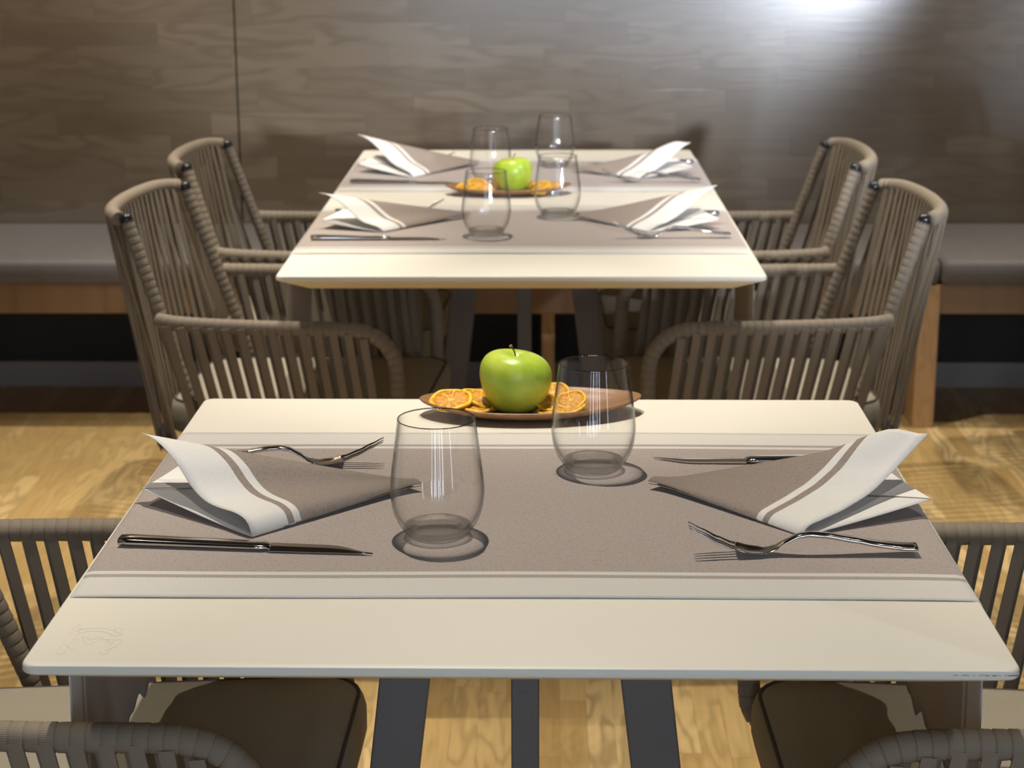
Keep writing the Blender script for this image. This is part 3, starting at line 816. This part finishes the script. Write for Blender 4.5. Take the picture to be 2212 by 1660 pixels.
# ------------------------------------------------------------------ folded napkins
def napkin(A, B, T, U, edge, label, curl=.006, hump=0.0, uw=.5, lift=.010):
    """A apex of the cone, B near outer corner, T raised upper corner, U lower corner; edge = [(t, z)] of the upper hem"""
    A, B, T, U = map(Vector, (A, B, T, U)); org = Vector((A.x, A.y, RZ))
    bm = bmesh.new(); uvl = bm.loops.layers.uv.verify(); NS, NT = 28, 36
    AB = (B-A).length; th = .0007
    def interp(e, t):
        n = len(e)
        for i in range(n-1):
            (a, za), (b, zb) = e[i], e[i+1]
            if t <= b or i == n-2:
                s = (t-a)/(b-a)
                m0 = (zb-e[i-1][1])/(b-e[i-1][0])*(b-a) if i > 0 else (zb-za)*1.3
                m1 = (e[i+2][1]-za)/(e[i+2][0]-a)*(b-a) if i < n-2 else (zb-za)
                s2, s3 = s*s, s*s*s
                return (2*s3-3*s2+1)*za+(s3-2*s2+s)*m0+(-2*s3+3*s2)*zb+(s3-s2)*m1
    def upper(s, t):
        E = Vector((B.x+(T.x-B.x)*t, B.y+(T.y-B.y)*t, interp(edge, t)))
        P = A.lerp(E, s)
        # blunt folded apex and a soft outward belly
        P.z += curl*math.sin(PI*s)*math.sin(PI*min(1, t*1.05))*1.0 + hump*smst(.6, .86, s)*(1-smst(.86, 1.0, s))*smst(.7, 1, t)
        nb = .0055*(1-s)**3*math.sin(PI*(.15+.85*t))
        P.z += nb
        return P
    dirBT = Vector((T.x-B.x, T.y-B.y, 0)).normalized()
    def blunt(P, s, t, sg):
        k = math.exp(-s*16); P = P.copy(); P += dirBT*(t-.35)*.020*k*1.0; return P
    def lower(s, t):
        E = Vector((B.x+(U.x-B.x)*t, B.y+(U.y-B.y)*t, B.z+(U.z-B.z)*(t**1.3)))
        P = A.lerp(E, s); P.z = max(P.z-.0035*(1-s)*min(1, t*2), RZ+.0006)
        # second fold beyond U curls up under the upper sheet
        return P
    def sheet(fn, flip, tmax=1.0, uvs=1):
        G = []
        for j in range(NT+1):
            t = j/NT*tmax; G.append([blunt(fn(max(i/NS, .0001), t), i/NS, t, 1) for i in range(NS+1)])
        # thickness
        Vt = [[bm.verts.new(p-org+Vector((0, 0, th))) for p in r] for r in G]; Vb = [[bm.verts.new(p-org) for p in r] for r in G]
        for j in range(NT):
            for i in range(NS):
                uv = [((1-i/NS)*AB*1.0, j/NT*.2), ((1-(i+1)/NS)*AB, j/NT*.2), ((1-(i+1)/NS)*AB, (j+1)/NT*.2), ((1-i/NS)*AB, (j+1)/NT*.2)]
                for V, fl in ((Vt, flip), (Vb, not flip)):
                    vs = [V[j][i], V[j][i+1], V[j+1][i+1], V[j+1][i]]; u2 = list(uv)
                    if fl: vs.reverse(); u2.reverse()
                    f = bm.faces.new(vs)
                    for l, c in zip(f.loops, u2): l[uvl].uv = c
        def side(a, b, c, d, u):
            f = bm.faces.new((a, b, c, d))
            for l in f.loops: l[uvl].uv = (u, 0)
        for j in range(NT): side(Vt[j][NS], Vb[j][NS], Vb[j+1][NS], Vt[j+1][NS], .001)
        for i in range(NS):
            side(Vt[NT][i], Vt[NT][i+1], Vb[NT][i+1], Vb[NT][i], (1-i/NS)*AB); side(Vt[0][i], Vb[0][i], Vb[0][i+1], Vt[0][i+1], (1-i/NS)*AB)
    sheet(upper, False)
    sheet(lower, False)
    W1 = U+Vector((.024 if U.x < A.x else -.024, .080, .0045))
    # corner flap rising from U towards the cone's inside
    def flap(s, t):
        P0 = A.lerp(U, .60+.40*s); P1 = A.lerp(W1, .62+.34*s)
        P = P0.lerp(P1, t); P.z += .0008+.004*t*t; return P
    G = [[flap(i/8, j/8) for i in range(9)] for j in range(9)]
    Vt = [[bm.verts.new(p-org+Vector((0, 0, th))) for p in r] for r in G]; Vb = [[bm.verts.new(p-org) for p in r] for r in G]
    for j in range(8):
        for i in range(8):
            for V, fl in ((Vt, False), (Vb, True)):
                vs = [V[j][i], V[j][i+1], V[j+1][i+1], V[j+1][i]]
                if fl: vs.reverse()
                f = bm.faces.new(vs)
                for l in f.loops: l[uvl].uv = (.02+.0*i, .1)
    bmesh.ops.recalc_face_normals(bm, faces=bm.faces)
    return tag(obj('folded_napkin', bm, MAT['napkin'], loc=org), label, 'napkin')
EL0 = [(0, .7535), (.03, .7645), (.07, .7690), (.15, .7712), (.28, .7705), (.38, .7715), (.46, .7755), (.55, .785), (.645, .7998), (.747, .8109), (.85, .8182), (.94, .8205), (1, .820)]
ER0 = [(0, .7535), (.04, .7605), (.15, .7632), (.31, .7665), (.44, .7715), (.55, .777), (.74, .794), (.88, .8085), (1, .820)]
EL1 = [(0, .7535), (.08, .7610), (.18, .7645), (.34, .7700), (.48, .7820), (.60, .7950), (.72, .8060), (.86, .8140), (1, .817)]
ER1 = [(0, .7535), (.1, .760), (.3, .767), (.5, .780), (.7, .799), (.85, .812), (1, .820)]
napkin((-.1120, 1.7985, .7580), (-.2599, 1.6498, .7528), (-.3907, 1.7727, .820), (-.3857, 1.7494, .768), EL0, 'folded napkin with striped white hem at the left of the foreground table, beside the knife')
napkin((.1320, 1.8083, .7580), (.2660, 1.6571, .7528), (.4067, 1.7767, .820), (.4006, 1.7234, .768), ER0, 'folded napkin with striped white hem at the right of the foreground table, behind the fork', hump=.012)
napkin((-.1290, 3.4860, .7580), (-.2776, 3.3203, .7528), (-.4016, 3.3780, .817), (-.3988, 3.3640, .766), EL1, 'folded napkin at the left of the longer table, nearer of the two there')
napkin((-.1330, 4.2100, .7580), (-.2706, 4.0151, .7528), (-.4110, 4.2000, .828), (-.4020, 4.1000, .770), [(a, z+(.008*a)) for a, z in EL1], 'folded napkin at the left of the longer table, farther of the two there')
napkin((.0760, 3.4700, .7580), (.2092, 3.3204, .7528), (.3450, 3.4380, .822), (.3430, 3.3600, .770), [(a, z+(.002*a)) for a, z in ER1], 'folded napkin at the right of the longer table, nearer of the two there')
napkin((.0860, 4.0900, .7580), (.2264, 4.0000, .7528), (.3450, 4.0866, .820), (.3470, 4.0400, .772), ER1, 'folded napkin at the right of the longer table, farther of the two there', hump=.010)

# ------------------------------------------------------------------ wooden trays, apples, dried orange slices
def make_tray():
    bm = bmesh.new(); K = 72
    def ring(a, b, z, p=2.0, endrise=0):
        out = []
        for k in range(K):
            t = 2*PI*k/K; c, s = math.cos(t), math.sin(t)
            x = a*c; y = b*math.copysign(abs(s)**1.15, s)
            out.append((x, y, z+endrise*abs(c)**4))
        return out
    loops = [ring(.062, .030, 0), ring(.070, .035, .0004), ring(.095, .048, .0045, endrise=.001), ring(.120, .0585, .0100, endrise=.0025), ring(.131, .0630, .0140, endrise=.004),
             ring(.1325, .0640, .0155, endrise=.0045), ring(.1318, .0634, .0166, endrise=.0045), ring(.1290, .0612, .0166, endrise=.0045),
             ring(.1180, .0555, .0125, endrise=.0028), ring(.095, .045, .0082, endrise=.001), ring(.068, .032, .0056), ring(.03, .014, .0048)]
    loft(bm, loops); return obj('wooden_tray', bm, MAT['tray'])
tray = make_tray(); tray.location = (.003, 2.100, .7502); tray.rotation_euler.z = math.radians(3.4)
tag(tray, 'oval walnut tray with an apple and orange slices at the back of the foreground table', 'tray')
tray2 = tray.copy(); C.objects.link(tray2); tray2.location = (-.057, 3.795, .7502); tray2.rotation_euler.z = math.radians(4)
tag(tray2, 'oval walnut tray in the middle of the longer table between its runners', 'tray')
def make_apple():
    bm = bmesh.new(); prof = []
    R = .0425
    pts = [(0, .0085), (.006, .0055), (.0125, .0012), (.019, .0), (.026, .0025), (.033, .0115), (.0390, .0245), (.0422, .038), (.0425, .047), (.0408, .0560), (.0365, .0640), (.0300, .0695), (.0225, .0722), (.0150, .0718), (.0085, .0685), (.0035, .0640), (0, .0625)]
    P = [Vector((a, b, 0)) for a, b in pts]; n = len(P)
    for i in range(n-1):
        p0, p1, p2, p3 = P[max(i-1, 0)], P[i], P[i+1], P[min(i+2, n-1)]
        for j in range(3):
            t = j/3; q = .5*((2*p1)+(-p0+p2)*t+(2*p0-5*p1+4*p2-p3)*t*t+(-p0+3*p1-3*p2+p3)*t**3); prof.append((max(q.x, 0), q.y))
    prof.append(pts[-1]); prof[0] = pts[0]
    lathe(bm, prof, 64)
    for v in bm.verts:
        r = math.hypot(v.co.x, v.co.y); a = math.atan2(v.co.y, v.co.x)
        if r > 1e-4:
            up = v.co.z/.072
            k = 1+.010*math.cos(5*a+.6)*(abs(up-.5)*1.6)+.018*math.cos(2*a+1.0)
            v.co.x *= k; v.co.y *= k
        v.co.z += (.0045*(-math.cos(a-.25))*(r/R))*(up if r > 1e-4 else 0)
    bmesh.ops.recalc_face_normals(bm, faces=bm.faces)
    o = obj('apple', bm, MAT['apple'])
    bm = bmesh.new(); p = smooth_path([(.0005, -.0005, .062), (-.0002, -.001, .069), (-.0018, -.0015, .0755), (-.0055, -.002, .0815)], .001)
    sweep(bm, p, [.0009+.0010*smst(.75, 1, i/(len(p)-1)) for i in range(len(p))], 10)
    st = obj('stem', bm, MAT['stem'], o)
    bm = bmesh.new(); d = (p[-1]-p[-2]).normalized(); sweep(bm, [p[-1]+d*.0001, p[-1]+d*.0010, p[-1]+d*.0018], [.0020, .0023, .0014], 10); obj('stem_tip', bm, MAT['stemtip'], st)
    return o
ap = make_apple(); ap.scale = (1, 1, .94); ap.location = (-.0147, 2.100, .7560); tag(ap, 'large green apple on the tray of the foreground table', 'apple')
ap2 = copy_tree(ap); ap2.location = (-.0480, 3.800, .7558); ap2.rotation_euler.z = 2.2
tag(ap2, 'smaller looking green apple on the tray of the longer table behind', 'apple')
def make_slice():
    root = empty('orange_slice')
    bm = bmesh.new(); K = 48; Rr = .0255
    rings = []
    for r, z in ((0, .0006), (.008, .0005), (.016, .0007), (.0215, .0010)): 
        rings.append((r, z))
    prof = [(0, -.0010), (.0215, -.0012), (.0216, .0010), (.016, .0007), (.008, .0009), (0, .0014)]
    lathe(bm, prof, K); 
    random.seed(9)
    for v in bm.verts: v.co.z += .0006*math.sin(v.co.x*260)*math.cos(v.co.y*230)
    obj('flesh', bm, MAT['flesh'], root)
    bm = bmesh.new(); prof = [(.0214, -.0016), (.0245, -.0019), (.0262, -.0006), (.0262, .0010), (.0245, .0022), (.0216, .0018), (.0212, .0002), (.0214, -.0016)]
    lathe(bm, prof, K)
    for v in bm.verts:
        a = math.atan2(v.co.y, v.co.x); k = 1+.012*math.sin(7*a)+.01*math.sin(3*a+1); v.co.x *= k; v.co.y *= k; v.co.z += .0008*math.sin(4*a)
    bmesh.ops.recalc_face_normals(bm, faces=bm.faces)
    obj('rind', bm, MAT['rind'], root)
    return root
sl = make_slice()
# (x, y, z above table, tilt x, tilt y, rot, scale, label)
S = [(-.0915, 2.0860, .0238, 14, -4, 10, 1.0, 'largest dried orange slice, facing up at the left end of the front tray'),
 (-.0560, 2.1060, .0195, 6, 22, 60, .95, 'dried orange slice tucked between the big left slice and the apple on the front tray'),
 (-.0620, 2.0860, .0160, 2, 5, 130, .85, 'dried orange slice lying flat under the left slices, left of the front apple'),
 (.0300, 2.1230, .0230, 22, -8, 200, .78, 'dried orange slice leaning behind the others, right of the front apple'),
 (.0255, 2.0870, .0200, 16, 12, 80, .70, 'small dried orange slice against the right side of the front apple'),
 (.0510, 2.0920, .0225, 20, -10, 30, .72, 'small rimmed orange slice on top of the right pile on the front tray'),
 (.0480, 2.0790, .0170, 5, -9, 300, .78, 'dried orange slice at the bottom of the right pile, seen through the glass'),
 (.0260, 2.0680, .0145, 2, 2, 20, .60, 'small dark slice low at the front lip of the tray, right of the apple'),
 (-.1440, 3.7860, .0200, 10, -6, 10, .9, 'leftmost dried orange slice on the tray of the longer table'),
 (-.1180, 3.8100, .0225, 16, 14, 70, .95, 'dried orange slice heaped left of the apple on the longer table'),
 (-.1080, 3.7740, .0165, 6, 6, 190, .9, 'dried orange slice at the front lip, left of the apple on the longer table'),
 (.0080, 3.8000, .0200, 14, -12, 20, .9, 'dried orange slice touching the right side of the apple on the longer table'),
 (.0300, 3.7900, .0185, 10, -6, 100, .95, 'dried orange slice at the right of the tray on the longer table'),
 (.0030, 3.7680, .0135, 4, 2, 250, .85, 'dried orange slice at the front lip, right of the apple on the longer table')]
for i, (x, y, z, tx, ty, rz, s, lab) in enumerate(S):
    o = sl if i == 0 else copy_tree(sl)
    o.location = (x, y, .7502+z-.004); o.rotation_euler = Euler((math.radians(tx), math.radians(ty), math.radians(rz)), 'XYZ')
    o.rotation_euler = (Euler((math.radians(tx), math.radians(ty), 0)).to_matrix() @ Euler((0, 0, math.radians(rz))).to_matrix()).to_euler()
    o.scale = (s, s, s); tag(o, lab, 'orange slice', 'dried orange slices on the front tray' if y < 3 else 'dried orange slices on the back tray')
